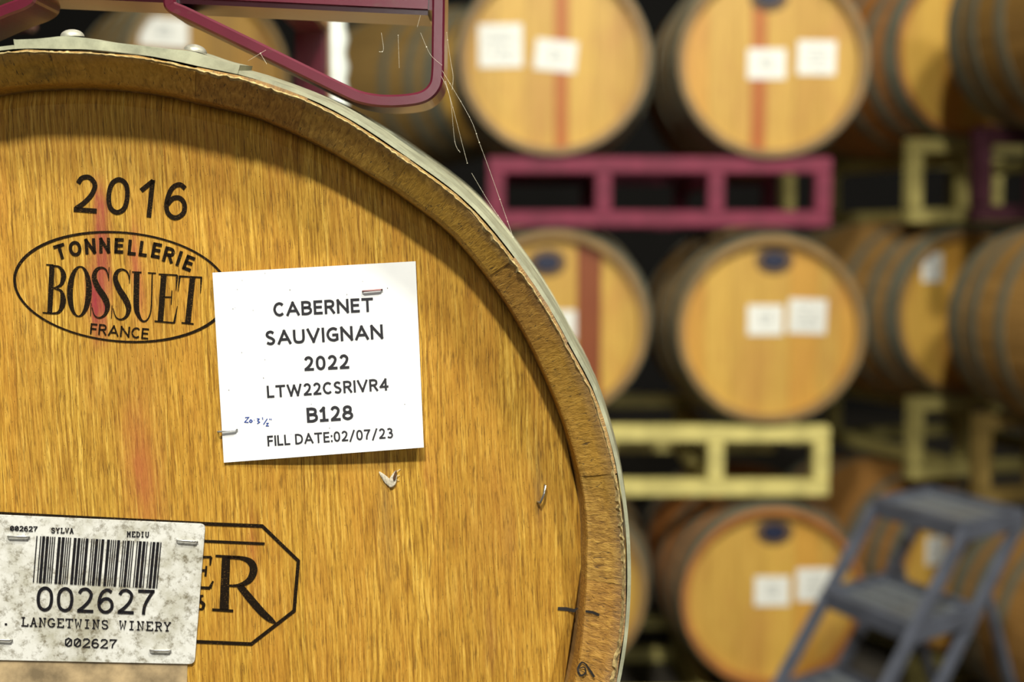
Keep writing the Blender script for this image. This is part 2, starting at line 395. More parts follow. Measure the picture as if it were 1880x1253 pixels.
# head boards clipped to the circle, with a bevelled rim
def head_boards(edges, R, y, thick, mat, parent, loc, colors, rf=None, bev=0, tilt=0, gap=.0004):
    out = []
    for i in range(len(edges)-1):
        x0, x1 = edges[i]+gap, edges[i+1]-gap
        nx = 8; rows = []
        for s in range(nx+1):
            x = x0+(x1-x0)*s/nx
            def zr(sign, off):
                rr = R-off
                zc = math.sqrt(max(rr*rr-x*x, 1e-8))
                if rf:
                    th = math.atan2(sign*zc, x); r2 = rr+rf(th); zc = math.sqrt(max(r2*r2-x*x, 1e-8))
                return sign*zc
            rows.append([x, zr(-1, 0), zr(-1, bev), zr(1, bev), zr(1, 0)])
        v = []; f = []
        for x, a, b_, c_, d in rows:
            e = .004 if bev else 0
            v += [(x, y+e, a), (x, y, b_), (x, y, b_+(c_-b_)*.5), (x, y, c_), (x, y+e, d), (x, y+thick, d), (x, y+thick, a)]
        k = 7
        for s in range(nx):
            for j in range(k): f.append((s*k+j, s*k+(j+1) % k, (s+1)*k+(j+1) % k, (s+1)*k+j))
        f.append(tuple(range(k))); f.append(tuple(nx*k+j for j in reversed(range(k))))
        out.append(link('head_board', fixed(v, f), mat, parent, loc, color=colors[i % len(colors)]))
    return out
ed = [-RI+.0008, -.205, -.130, -.048, .034, .108, .185, RI-.0024]
head_boards([e for e in ed], RI-.0005, REC, .022, M_head, near, NLOC, [(1, 1, 1), (.96, .95, .9), (1.02, 1, .95), (.98, .98, 1), (1.0, .97, .92), (1.03, 1.01, 1), (.95, .93, .9)], rf=dI, bev=.0085, gap=.00008)

def hoop(y0, y1, Rf, name='hoop', parent=None, mat=None, loc=None, n=160, t=.0016, rf=None):
    prof = [(Rf(y0)+.0002, y0), (Rf(y0)+t+.0002, y0), (Rf(y1)+t+.0002, y1), (Rf(y1)+.0002, y1)]
    v, f = revolve(prof, n, True, rf)
    return link(name, fixed(v, f), mat, parent, loc)
pr = near_r
for a, b in ((.0028, .042), (.10, .135), (.27, .305)):
    for y0, y1 in ((a, b), (LB-b, LB-a)):
        hoop(y0, y1, lambda y: pr(y)+.0003, 'hoop', near, M_hoop, NLOC, 200, .0020, lambda th, r: r+dO(th))
# overlapping hoop joint with two rivets
thA = math.atan2(*reversed(zz(52, 68))); thB = math.atan2(*reversed(zz(455, 128))); n = 70; v = []; f = []
rv = [zz(147, 52), zz(372, 82)]; rth = [math.atan2(z, x) for x, z in rv]
for i in range(n+1):
    th = thB+(thA-thB)*i/n; base = dO(th)
    lift = .0003
    for q in rth: lift += .0020*math.exp(-((th-q)/.040)**2)
    e = min(i, n-i); lift = lift if e > 0 else .0006
    for qi_, (r, y) in enumerate(((pr(.004)+.0002, .0022), (pr(.004)+.0022+.0024, .0022), (pr(.042)+.0022+.0024, .044), (pr(.042)+.0002, .044))):
        R = r+base+(lift if qi_ in (1, 2) else 0); v.append((R*math.cos(th), y, R*math.sin(th)))
for i in range(n):
    for k in range(4): f.append((i*4+k, i*4+(k+1) % 4, (i+1)*4+(k+1) % 4, (i+1)*4+k))
f += [(0, 1, 2, 3), tuple(n*4+k for k in (3, 2, 1, 0))]
lap = link('hoop_joint', fixed(v, f), M_hoop, near, NLOC); lap['label'] = 'overlapping riveted end of the top hoop'
for q in rth:
    bm = bmesh.new(); bmesh.ops.create_uvsphere(bm, u_segments=20, v_segments=12, radius=.0062)
    bmesh.ops.delete(bm, geom=[x for x in bm.verts if x.co.z < -.0001], context='VERTS')
    for x in bm.verts: x.co.z *= .62
    R = pr(.02)+.0022+.0024+.0003+.0020+dO(q)-.0006
    M = Matrix.Translation((R*math.cos(q), .014, R*math.sin(q))) @ Vector((math.cos(q), -.10, math.sin(q))).to_track_quat('Z', 'Y').to_matrix().to_4x4()
    bmesh.ops.transform(bm, matrix=M, verts=bm.verts)
    link('rivet', bm_mesh(bm), M_rivet, near, NLOC, smooth=True)

# ---------------------------------------------------------------- writing: 2-D shapes in picture units mapped onto a surface
def flat(name, shapes, surf, mat, parent, loc=NLOC, label=None):
    """shapes: list of (verts2d, faces)"""
    V = []; Fc = []
    for vv, ff in shapes:
        o = len(V); V += [surf(x, y) for x, y in vv]; Fc += [tuple(i+o for i in q) for q in ff]
    me = mesh_py(V, Fc); bm = bmesh.new(); bm.from_mesh(me)
    for q in bm.faces:
        if q.normal.y > 0: q.normal_flip()
    me2 = bm_mesh(bm, False); o = link(name, me2, mat, parent, loc)
    if label: o['label'] = label
    return o
def catmull(pts, sub=8, closed=False):
    n = len(pts); out = []
    rng = range(n if closed else n-1)
    for i in rng:
        g = lambda k: pts[k % n] if closed else pts[max(0, min(n-1, k))]
        p0, p1, p2, p3 = g(i-1), g(i), g(i+1), g(i+2)
        for s in range(sub):
            t = s/sub; out.append(tuple(.5*((2*b)+(-a+c)*t+(2*a-5*b+4*c-d)*t*t+(-a+3*b-3*c+d)*t**3) for a, b, c, d in zip(p0, p1, p2, p3)))
    if not closed: out.append(tuple(pts[-1]))
    return out
def stroke(pts, w=None, smooth=False, closed=False):
    """ribbon of width pts[i][2] or w"""
    pts = [(p[0], p[1], p[2] if len(p) > 2 else w) for p in pts]
    if smooth: pts = catmull(pts, 8, closed)
    n = len(pts); v = []; f = []
    for i, (x, y, ww) in enumerate(pts):
        a = pts[(i-1) % n] if closed else pts[max(i-1, 0)]; b = pts[(i+1) % n] if closed else pts[min(i+1, n-1)]
        d1 = Vector((x-a[0], y-a[1])); d2 = Vector((b[0]-x, b[1]-y))
        d1 = d1.normalized() if d1.length > 1e-9 else None; d2 = d2.normalized() if d2.length > 1e-9 else None
        d = ((d1 or d2)+(d2 or d1)).normalized(); m = 1
        if d1 and d2: m = 1/max(.5, d.dot(d2))
        nx, ny = -d.y*ww/2*m, d.x*ww/2*m
        v += [(x+nx, y+ny), (x-nx, y-ny)]
    for i in range(n if closed else n-1):
        j = (i+1) % n; f.append((2*i, 2*i+1, 2*j+1, 2*j))
    return v, f
# little typewriter face on a 4 x 6 grid
G = {'0': [[(2, 0), (.4, 1.2), (.4, 4.8), (2, 6), (3.6, 4.8), (3.6, 1.2), (2, 0)], [(.8, .8), (3.2, 5.2)]],
 '2': [[(.3, 4.6), (.9, 5.8), (2.6, 6), (3.6, 5), (3.4, 3.6), (.3, 0), (3.8, 0), (3.8, .8)]],
 '6': [[(3.4, 5.2), (2.4, 6), (1.2, 5.6), (.4, 4), (.4, 1.2), (1.4, 0), (2.8, 0), (3.6, 1), (3.6, 2.4), (2.6, 3.3), (1.2, 3.2), (.4, 2.2)]],
 '7': [[(.4, 5), (.4, 6), (3.7, 6), (1.8, 2.4), (1.6, 0)]],
 'L': [[(.2, 6), (2.2, 6)], [(1.2, 6), (1.2, 0)], [(.2, 0), (3.8, 0), (3.8, 1.6)]],
 'A': [[(.8, 0), (1.9, 6), (2.1, 6), (3.3, 0)], [(1.2, 2), (2.9, 2)], [(-.1, 0), (1.4, 0)], [(2.6, 0), (4.1, 0)]],
 'N': [[(0, 6), (.9, 6), (3.2, 0), (3.2, 6)], [(.8, 6), (.8, 0)], [(0, 0), (1.6, 0)], [(2.4, 6), (4, 6)]],
 'G': [[(3.6, 4.6), (2.6, 6), (1.2, 5.7), (.3, 4.2), (.3, 1.6), (1.3, .1), (2.6, 0), (3.5, .8), (3.5, 2.4)], [(2.2, 2.4), (4.1, 2.4)]],
 'E': [[(.2, 6), (3.6, 6), (3.6, 4.7)], [(1, 6), (1, 0)], [(.2, 0), (3.8, 0), (3.8, 1.5)], [(1, 3.1), (2.6, 3.1)]],
 'T': [[(.2, 4.6), (.2, 6), (3.8, 6), (3.8, 4.6)], [(2, 6), (2, 0)], [(1.1, 0), (2.9, 0)]],
 'W': [[(0, 6), (1.2, 6)], [(2.8, 6), (4, 6)], [(.5, 6), (1.1, 0), (2, 4), (2.9, 0), (3.5, 6)]],
 'I': [[(.8, 6), (3.2, 6)], [(2, 6), (2, 0)], [(.8, 0), (3.2, 0)]],
 'S': [[(3.4, 4.4), (3, 5.8), (1.4, 6), (.5, 5), (.8, 3.6), (3, 2.6), (3.6, 1.3), (2.8, 0), (1.2, 0), (.5, 1.4)]],
 'R': [[(.1, 6), (2.6, 6), (3.5, 5.2), (3.5, 3.8), (2.6, 3), (1, 3)], [(1, 6), (1, 0)], [(.1, 0), (1.9, 0)], [(2.2, 3), (3.5, 0), (4.1, 0)]],
 'Y': [[(0, 6), (1.3, 6)], [(2.7, 6), (4, 6)], [(.6, 6), (2, 3), (3.4, 6)], [(2, 3), (2, 0)], [(1.1, 0), (2.9, 0)]],
 'V': [[(0, 6), (1.3, 6)], [(2.7, 6), (4, 6)], [(.6, 6), (2, 0), (3.4, 6)]],
 'M': [[(0, 6), (.8, 6), (2, 2.6), (3.2, 6), (4, 6)], [(.7, 6), (.7, 0)], [(3.3, 6), (3.3, 0)], [(0, 0), (1.4, 0)], [(2.6, 0), (4, 0)]],
 'D': [[(.1, 6), (2.2, 6), (3.6, 4.6), (3.6, 1.4), (2.2, 0), (.1, 0)], [(1, 6), (1, 0)]],
 'U': [[(0, 6), (1.4, 6)], [(2.6, 6), (4, 6)], [(.7, 6), (.7, 1.2), (1.5, 0), (2.5, 0), (3.3, 1.2), (3.3, 6)]]}
def typed(text, A, B, h, lw):
    n = len(text); ax, ay = A; bx, by = B; L = math.hypot(bx-ax, by-ay); ux, uy = (bx-ax)/L, (by-ay)/L; nx, ny = uy, -ux
    adv = L/(n-.18); cw = adv*.82/4; out = []
    for i, ch in enumerate(text):
        for pl in G.get(ch, []):
            pts = [(ax+ux*(i*adv+x*cw)+nx*y*h/6, ay+uy*(i*adv+x*cw)+ny*y*h/6) for x, y in pl]
            out.append(stroke(pts, lw))
    return out
# plain sans face: width, strokes in a unit box ('s' curved, 'c' closed curve, 'l' straight)
SG = {'C': (.50, 's', [(1, .86), (.78, .97), (.52, 1), (.18, .86), (0, .5), (.18, .14), (.52, 0), (.78, .03), (1, .14)]),
 'A': (.64, 'l', [(0, 0), (.5, 1)], 'l', [(.5, 1), (1, 0)], 'l', [(.22, .30), (.78, .30)]),
 'B': (.46, 'l', [(0, 0), (0, 1)], 's', [(0, 1), (.55, 1), (.9, .90), (.9, .64), (.55, .53), (0, .53)], 's', [(0, .53), (.6, .53), (1, .40), (1, .14), (.6, 0), (0, 0)]),
 'E': (.38, 'l', [(0, 0), (0, 1)], 'l', [(0, 1), (1, 1)], 'l', [(0, .52), (.9, .52)], 'l', [(0, 0), (1, 0)]),
 'F': (.36, 'l', [(0, 0), (0, 1)], 'l', [(0, 1), (1, 1)], 'l', [(0, .50), (.9, .50)]),
 'L': (.36, 'l', [(0, 0), (0, 1)], 'l', [(0, 0), (1, 0)]), 'T': (.54, 'l', [(0, 1), (1, 1)], 'l', [(.5, 1), (.5, 0)]),
 'N': (.56, 'l', [(0, 0), (0, 1)], 'l', [(0, 1), (1, 0)], 'l', [(1, 0), (1, 1)]),
 'R': (.46, 'l', [(0, 0), (0, 1)], 's', [(0, 1), (.6, 1), (.92, .88), (.92, .62), (.6, .5), (0, .5)], 'l', [(.52, .48), (1, 0)]),
 'S': (.42, 's', [(.95, .88), (.6, 1), (.2, .94), (.05, .74), (.3, .56), (.7, .44), (.97, .25), (.78, .04), (.4, 0), (.02, .10)]),
 'U': (.52, 's', [(0, 1.07), (0, .35), (.14, .07), (.5, 0), (.86, .07), (1, .35), (1, 1.07)]), 'V': (.60, 'l', [(0, 1), (.5, 0)], 'l', [(.5, 0), (1, 1)]),
 'I': (0, 'l', [(0, 0), (0, 1)]), 'G': (.54, 's', [(1, .88), (.62, 1), (.2, .86), (0, .5), (.2, .13), (.62, 0), (1, .08)], 'l', [(1, .10), (1, .42)], 'l', [(1, .45), (.62, .45)]),
 'W': (.90, 'l', [(0, 1), (.24, 0)], 'l', [(.24, 0), (.5, .95)], 'l', [(.5, .95), (.76, 0)], 'l', [(.76, 0), (1, 1)]),
 'D': (.54, 'l', [(0, 0), (0, 1)], 's', [(0, 1), (.4, 1), (.84, .85), (1, .5), (.84, .15), (.4, 0), (0, 0)]),
 'O': (.62, 'c', [(.5, 1), (.86, .86), (1, .5), (.86, .14), (.5, 0), (.14, .14), (0, .5), (.14, .86)]),
 '0': (.42, 'c', [(.5, 1), (.88, .86), (1, .5), (.88, .14), (.5, 0), (.12, .14), (0, .5), (.12, .86)]),
 '1': (.34, 'l', [(.05, .80), (.5, 1)], 'l', [(.5, 1), (.5, 0)], 'l', [(0, 0), (1, 0)]), 'i': (.26, 'l', [(0, .76), (.9, 1)], 'l', [(1, 1), (1, 0)]),
 '2': (.42, 's', [(.03, .80), (.22, .97), (.6, 1), (.92, .80), (.80, .50), (.42, .22), (.02, .03)], 'l', [(.03, 0), (1, 0)]),
 '3': (.40, 's', [(.05, .93), (.5, 1), (.9, .86), (.82, .61), (.35, .53)], 's', [(.35, .53), (.9, .44), (1, .2), (.75, .02), (.4, 0), (0, .08)]),
 '4': (.48, 'l', [(.75, 0), (.75, 1)], 'l', [(.75, 1), (0, .28)], 'l', [(0, .28), (1, .28)]),
 '6': (.42, 's', [(.93, .90), (.6, 1), (.22, .86), (.02, .5), (.06, .18), (.32, .01), (.66, .0), (.97, .17), (.95, .44), (.68, .59), (.32, .56), (.05, .36)]),
 '7': (.42, 'l', [(0, 1), (1, 1)], 's', [(1, 1), (.62, .62), (.40, .3), (.33, -.07)]),
 '8': (.42, 'c', [(.5, 1), (.88, .9), (.88, .63), (.5, .53), (.12, .63), (.12, .9)], 'c', [(.5, .53), (1, .38), (1, .14), (.5, 0), (0, .14), (0, .38)]),
 ':': (0, 'l', [(0, 0), (0, .03)], 'l', [(0, .58), (0, .61)]), '/': (.36, 'l', [(0, -.12), (1, 1.05)]), ' ': (.08,)}
def sans(text, A, B, h, t=.16, gap=.09):
    """A, B: left and right ends of the baseline; t: stroke weight as a share of cap height"""
    x = 0; items = []
    for ch in text:
        g = SG[ch]; w_ = g[0]; items.append((x+t/2, g, w_)); x += w_+t+(gap if ch not in 'TVALI' or t > .5 else gap*.9)
    tot = x-gap; ax, ay = A; bx, by = B; L = math.hypot(bx-ax, by-ay); ux, uy = (bx-ax)/L, (by-ay)/L; nx, ny = uy, -ux; k = L/tot; out = []
    def tr(gx, gy): gy = t/2+gy*(1-t); return (ax+ux*gx*k+nx*gy*h, ay+uy*gx*k+ny*gy*h)
    for x0, g, w_ in items:
        for kind, pts in zip(g[1::2], g[2::2]):
            q = [tr(x0+px*w_, py) for px, py in pts]
            if kind == 'l':
                a_, b_ = Vector(q[0]), Vector(q[-1]); d = (b_-a_).normalized()*t*h/2; q = [tuple(a_-d)]+q[1:-1]+[tuple(b_+d)]
            out.append(stroke(q, t*h, smooth=kind != 'l', closed=kind == 'c'))
    return out
def C3(l): return [(p[0]/3.685, 300+p[1]/3.685) + ((p[2]/3.685,) if len(p) > 2 else ()) for p in l]
def C5(l): return [(p[0]/3.241, 920+p[1]/3.241) + ((p[2]/3.241,) if len(p) > 2 else ()) for p in l]
surf_head = lambda x, y: H(x, y, REC-.00035)
# year
flat('year_brand', sum((sans(ch, a, b, 69, .125) for ch, a, b in (('2', (133, 388.5), (178, 392)), ('0', (192, 392.5), (236, 396)), ('i', (253, 397), (277, 399.5)), ('6', (298, 401), (342, 405)))), []), surf_head, M_burn, near, label='burnt year 2016')
# cooper's oval
ring = []
for i in range(72):
    t = 2*PI*i/72; x, y = 197*math.cos(t), 100*math.sin(t); ca, sa = math.cos(math.radians(5)), math.sin(math.radians(5))
    ring.append((223+x*ca-y*sa, 527+x*sa+y*ca, 4.3+1*math.sin(t*2+1)))
shp = [stroke(ring, closed=True)]
S1 = [(733, 775, 6), (720, 725, 11), (688, 706, 13), (652, 722, 24), (637, 772, 34), (662, 840, 40), (705, 905, 42), (727, 965, 36), (712, 1020, 20), (675, 1045, 11), (640, 1030, 8), (622, 975, 6)]
S2 = [(x+143+(1040-y)*.0, y+12+(x-680)*.08, w_) for x, y, w_ in S1]
for l, c in (([(352, 688, 34), (336, 1014, 34)], 0), ([(312, 686, 9), (362, 688, 9)], 0), ([(352, 692, 9), (400, 702, 16), (426, 740, 32), (428, 780, 34), (408, 825, 20), (362, 845, 8)], 1), ([(362, 845, 8), (410, 862, 18), (426, 910, 36), (422, 960, 36), (395, 1008, 18), (338, 1016, 9)], 1), ([(288, 1010, 9), (345, 1016, 9)], 0),
             (S1, 1), ([(738, 702, 5), (735, 795, 5)], 0), ([(616, 945, 5), (612, 1035, 5)], 0), (S2, 1), ([(880, 720, 5), (876, 812, 5)], 0), ([(757, 962, 5), (753, 1050, 5)], 0),
             ([(925, 738, 38), (922, 960, 38), (935, 1025, 28), (962, 1066, 14), (992, 1062, 9), (1015, 1020, 8), (1024, 950, 8), (1030, 745, 8)], 1), ([(893, 735, 9), (958, 738, 9)], 0), ([(1000, 741, 8), (1056, 744, 8)], 0),
             ([(1108, 752, 38), (1085, 1070, 38)], 0), ([(1073, 750, 9), (1200, 757, 10)], 0), ([(1198, 757, 16), (1190, 862, 4)], 0), ([(1100, 905, 9), (1160, 905, 9)], 0), ([(1163, 860, 7), (1158, 955, 7)], 0), ([(1045, 1068, 10), (1180, 1080, 10)], 0), ([(1178, 1080, 16), (1200, 965, 4)], 0),
             ([(1303, 770, 38), (1270, 1082, 38)], 0), ([(1212, 764, 10), (1368, 772, 10)], 0), ([(1216, 764, 14), (1204, 868, 4)], 0), ([(1362, 772, 14), (1356, 880, 4)], 0), ([(1228, 1079, 10), (1310, 1087, 10)], 0)):
    shp.append(stroke(C3(l), smooth=bool(c)))
oo = [(537+64*math.cos(t)*1.0+(-7)*math.sin(t), 867+168*math.sin(t)+4*math.cos(t), 8+32*abs(math.cos(t))**1.3) for t in [2*PI*i/40 for i in range(40)]]
shp.append(stroke(C3(oo), closed=True))
for ch, x, y, a in (('T', 408, 598, -17), ('O', 508, 577, -9), ('N', 610, 561, -4), ('N', 708, 556, 0), ('E', 805, 558, 2), ('L', 893, 570, 5), ('L', 970, 579, 8), ('E', 1058, 590, 11), ('R', 1143, 620, 15), ('I', 1212, 644, 18), ('E', 1276, 676, 21)):
    ra = math.radians(a); w_ = {'T': 74, 'O': 84, 'N': 70, 'E': 60, 'L': 52, 'R': 74, 'I': 17}[ch]; hh = 104
    ux, uy = math.cos(ra), math.sin(ra); bxx, byy = x-uy*-1*0, y
    cx_, cy_ = x - uy*hh/2*1.0, y + ux*hh/2
    A_ = (cx_-ux*w_/2, cy_-uy*w_/2); B_ = (cx_+ux*w_/2, cy_+uy*w_/2)
    A_, B_ = C3([A_, B_]); shp += sans(ch, A_, B_, hh/3.685, .21) if ch != 'I' else [stroke([((A_[0]+B_[0])/2, (A_[1]+B_[1])/2), ((A_[0]+B_[0])/2+uy*hh/3.685, (A_[1]+B_[1])/2-ux*hh/3.685)], 6.0)]
shp += sans('FRANCE', *C3([(606, 1155), (1003, 1192)]), 20, .15)
flat('cooper_brand', shp, surf_head, M_burn, near, label='burnt oval brand reading TONNELLERIE BOSSUET FRANCE')
# octagonal brand with partly covered letters
shp = [stroke(C5([(-500, 55), (0, 76), (1250, 138), (1560, 150), (1775, 358), (1750, 655), (1495, 853), (1150, 838), (0, 800)]), 6.4), stroke(C5([(900, 226), (1575, 256)]), 5)]
for l, c in (([(1345, 335, 50), (1333, 650, 54)], 0), ([(1283, 328, 14), (1430, 336, 16)], 0), ([(1262, 648, 16), (1388, 656, 16)], 0), ([(1350, 338, 14), (1440, 342, 24), (1495, 370, 42), (1508, 420, 46), (1480, 475, 36), (1420, 503, 20), (1355, 505, 12)], 1),
             ([(1425, 505, 40), (1490, 585, 46), (1560, 665, 44), (1610, 708, 34), (1640, 728, 12)], 1),
             ([(1150, 335, 14), (1258, 335, 14)], 0), ([(1255, 335, 18), (1250, 385, 8)], 0), ([(1150, 415, 16), (1225, 415, 16)], 0), ([(1228, 388, 12), (1222, 450, 12)], 0), ([(1150, 515, 16), (1250, 520, 18)], 0), ([(1248, 520, 20), (1268, 478, 10)], 0),
             ([(1210, 565, 10), (1190, 572, 18), (1192, 598, 20), (1212, 618, 20), (1200, 645, 14), (1170, 640, 10)], 1)):
    shp.append(stroke(C5(l), smooth=bool(c)))
flat('octagon_brand', shp, surf_head, M_burn, near, label='burnt octagonal outline with letters ER running under the tag')

# white card ------------------------------------------------------
CC = [(390, 501), (763, 480), (778, 822), (411, 850)]
def quad_pt(Q, u, v): return tuple((Q[0][k]*(1-u)+Q[1][k]*u)*(1-v) + (Q[3][k]*(1-u)+Q[2][k]*u)*v for k in (0, 1))
def quad_inv(Q, x, y):
    u = v = .5
    for _ in range(6):
        p = quad_pt(Q, u, v); e = 1e-3; pu = quad_pt(Q, u+e, v); pv = quad_pt(Q, u, v+e)
        a, b, c, d = (pu[0]-p[0])/e, (pv[0]-p[0])/e, (pu[1]-p[1])/e, (pv[1]-p[1])/e
        rx, ry = x-p[0], y-p[1]; D = a*d-b*c; u += (rx*d-b*ry)/D; v += (a*ry-c*rx)/D
    return u, v
def lift(u, v):
    u = max(0, min(1, u)); v = max(0, min(1, v))
    return .0006 + .0070*max(0, v-.45)**1.7*max(0, u-.10)**.9*2.2 + .0025*max(0, .35-v)**1.5*(1-u)*2 + .0008*math.sin(u*PI)
def card_pt(x, y, off=0):
    u, v = quad_inv(CC, x, y); return H(x, y, REC-.0004-lift(u, v)-off)
n = 16; v = []; f = []
for off in (0.0003, 0):
    for i in range(n+1):
        for j in range(n+1): x, y = quad_pt(CC, j/n, i/n); v.append(card_pt(x, y, off))
N1 = (n+1)**2
for i in range(n):
    for j in range(n):
        a = i*(n+1)+j; q = (a, a+1, a+n+2, a+n+1); f += [q, tuple(k+N1 for k in reversed(q))]
rim = [j for j in range(n+1)] + [i*(n+1)+n for i in range(1, n+1)] + [n*(n+1)+j for j in range(n-1, -1, -1)] + [i*(n+1) for i in range(n-1, 0, -1)]
for a, b in zip(rim, rim[1:]+rim[:1]): f.append((a, b, b+N1, a+N1))
card = link('paper_card', fixed(v, f), M_white, near, NLOC, smooth=False); card['label'] = 'white paper card printed CABERNET SAUVIGNAN 2022'
CP = (0, 0, 0)
sc = lambda x, y: card_pt(x, y, .00055)
def C4(x, y): return (370+x/3.1326, 460+y/3.1326)
shp = []
for tx, a, b, h, bo in (('CABERNET', (413, 381), (990, 352), 81, .014), ('SAUVIGNAN', (368, 546), (1047, 508), 83, .014), ('2022', (590, 694), (852, 680), 83, .016), ('LTW22CSRIVR4', (377, 849), (1078, 805), 70, .012), ('B128', (606, 992), (873, 975), 86, .018), ('FILL DATE:02/07/23', (380, 1127), (1103, 1080), 60, .008)):
    flat('lettering', sans(tx, C4(*a), C4(*b), h/3.1326, .152+bo*2), sc, M_ink, card, CP)
hw = []
for l in ([(250, 962), (272, 960), (248, 988), (270, 990)], [(280, 975), (275, 985), (284, 990), (292, 982), (284, 974), (279, 976)], [(302, 975), (304, 977)], [(318, 968), (332, 970), (322, 980), (334, 988), (320, 997)], [(350, 960), (352, 974)], [(378, 968), (356, 1002)], [(372, 995), (384, 994), (372, 1010), (388, 1010)], [(392, 968), (392, 975)], [(400, 968), (401, 976)]):
    hw.append(stroke([C4(*p) for p in l], 1.7))
flat('handwriting', hw, sc, M_blue, card, CP, 'blue pen note')
dots = []
for i in range(26):
    x, y = C4(random.uniform(100, 1230), random.uniform(100, 1160)); r = random.uniform(.4, .9)
    dots.append(([(x+r*math.cos(k), y+r*math.sin(k)) for k in (0, 1.2, 2.5, 3.8, 5)], [(0, 1, 2, 3, 4)]))
flat('specks', dots, sc, M_ink2, card, CP)['kind'] = 'stuff'
def staple(a, b, surf, mat, parent, loc, r=.00055, rise=.0010):
    A = surf(*a); B = surf(*b); o = Vector((0, -rise, 0))
    v, f = tube_path([A+Vector((0, .001, 0)), A+o*.7, A*.94+B*.06+o, A*.06+B*.94+o, B+o*.7, B+Vector((0, .001, 0))], r, 6)
    return link('staple', fixed(v, f), mat, parent, loc, smooth=True)
staple((666, 535), (701, 532), sc, M_rust, card, CP)['label'] = 'rusty staple'
staple((400, 793), (435, 789), sc, M_staple, card, CP)

# barcode tag ------------------------------------------------------
def rrect(c, r=.05): return c
TG = [(-115, 941), (377, 963), (357, 1220), (-120, 1210)]
def rounded(Q, rad=10, seg=5):
    out = []
    for i in range(4):
        p = Vector(Q[i]); a = (Vector(Q[i-1])-p).normalized(); b = (Vector(Q[(i+1) % 4])-p).normalized()
        for s in range(seg+1):
            t = s/seg; out.append(tuple(p + a*rad*(1-t)**2 + b*rad*t**2))
    return out
def plate(name, outline, depth0, depth1, mat, parent, loc=NLOC, label=None):
    k = len(outline); v = [H(x, y, depth1) for x, y in outline]+[Vector((q.x, depth0, q.z)) for q in [H(x, y, depth1) for x, y in outline]]
    f = [tuple(range(k)), tuple(reversed(range(k, 2*k)))]+[(i, (i+1) % k, (i+1) % k+k, i+k) for i in range(k)]
    o = link(name, fixed(v, f), mat, parent, loc)
    if label: o['label'] = label
    return o
plate('old_label', rounded([(-100, 1190), (345, 1190), (341, 1330), (-100, 1330)], 4), REC, REC-.0005, M_old, near, label='faded stained old label below the tag')
tagp = plate('barcode_tag', rounded(TG), REC, REC-.0014, M_grimy, near, label='grimy white tag printed with a barcode and 002627')
st = lambda x, y: H(x, y, REC-.0018)
for sh in (typed('002627', *C5([(60, 177), (221, 182)]), 8.2, 2.0), typed('SYLVA', *C5([(304, 190), (437, 193)]), 8.6, 1.9), typed('MEDIU', *C5([(755, 213), (886, 216)]), 8.8, 1.9),
           sans('002627', *C5([(213, 657), (918, 680)]), 46, .125), typed('LANGETWINS WINERY', *C5([(124, 744), (1016, 775)]), 15, 2.3) + [stroke(C5([(28, 735), (42, 735)]), 3.5)],
           typed('002627', *C5([(385, 866), (693, 878)]), 15, 2.5)):
    flat('lettering', sh, st, M_ink2, tagp, CP)
code = {'*': 'nwnnwnwnn', '0': 'nnnwwnwnn', '2': 'nnwwnnnnw', '6': 'nnwwwnnnn', '7': 'nnnwnnwnw'}
seq = []
for ch in '*002627*':
    for k, q in enumerate(code[ch]): seq.append((k % 2 == 0, 2.7 if q == 'w' else 1))
    seq.append((False, 1))
tot = sum(q for _, q in seq); x = 0; bars = []
TL, TR = C5([(217, 209)])[0], C5([(967, 248)])[0]; BL, BR = C5([(195, 487)])[0], C5([(941, 522)])[0]
for on, q in seq:
    if on:
        a, b = x/tot, (x+q)/tot
        L_ = lambda A, B, t: (A[0]+(B[0]-A[0])*t, A[1]+(B[1]-A[1])*t)
        bars.append(([L_(TL, TR, a), L_(TL, TR, b), L_(BL, BR, b), L_(BL, BR, a)], [(0, 1, 2, 3)]))
    x += q
flat('barcode', bars, st, M_ink2, tagp, CP)
for a, b in (((15, 985), (53, 986)), ((325, 992), (362, 995)), ((276, 1194), (313, 1195)), ((-12, 1174), (22, 1176))):
    staple(a, b, st, M_staple, tagp, CP, .00055)
# loose staple, marker ticks
A = H(1000, 891); B = H(991, 922); e = Vector((0, -.003, 0))
v, f = tube_path([A, A+e, (A+B)/2+e*1.2+Vector((.0006, 0, 0)), B+e, B+e*.6+Vector((-.0012, 0, .0003)), B+Vector((-.0014, 0, 0))], .0007, 6)
so = link('staple', fixed(v, f), M_staple, near, NLOC, smooth=True); so['label'] = 'bent staple left in the bare wood'
flat('marker_tick', [stroke([(1024, 1118, 6), (1040, 1119, 7), (1054, 1122, 6), (1061, 1117, 2)])], surf_head, M_marker, near, label='thick black marker dash')
def chm(x, y):
    d = 0
    for _ in range(5): q = H(x, y, d); rr = math.hypot(q.x, q.z); d = max(0, min(BV, BV*(1-(rr-RI)/(RO-RI))))
    return H(x, y, d-.0012)
flat('marker_tick', [stroke([(1075, 1123, 4), (1088, 1125, 5), (1100, 1130, 5)])], chm, M_marker, near)
flat('marker_numeral', [stroke([(1078, 1222, 2.5), (1068, 1217, 3), (1061, 1229, 4), (1066, 1241, 4), (1075, 1236, 3), (1073, 1226, 2.5), (1064, 1228, 2)], smooth=True), stroke([(1076, 1221, 3), (1084, 1233, 4.5), (1091, 1244, 4)], smooth=True)], chm, M_marker, near)

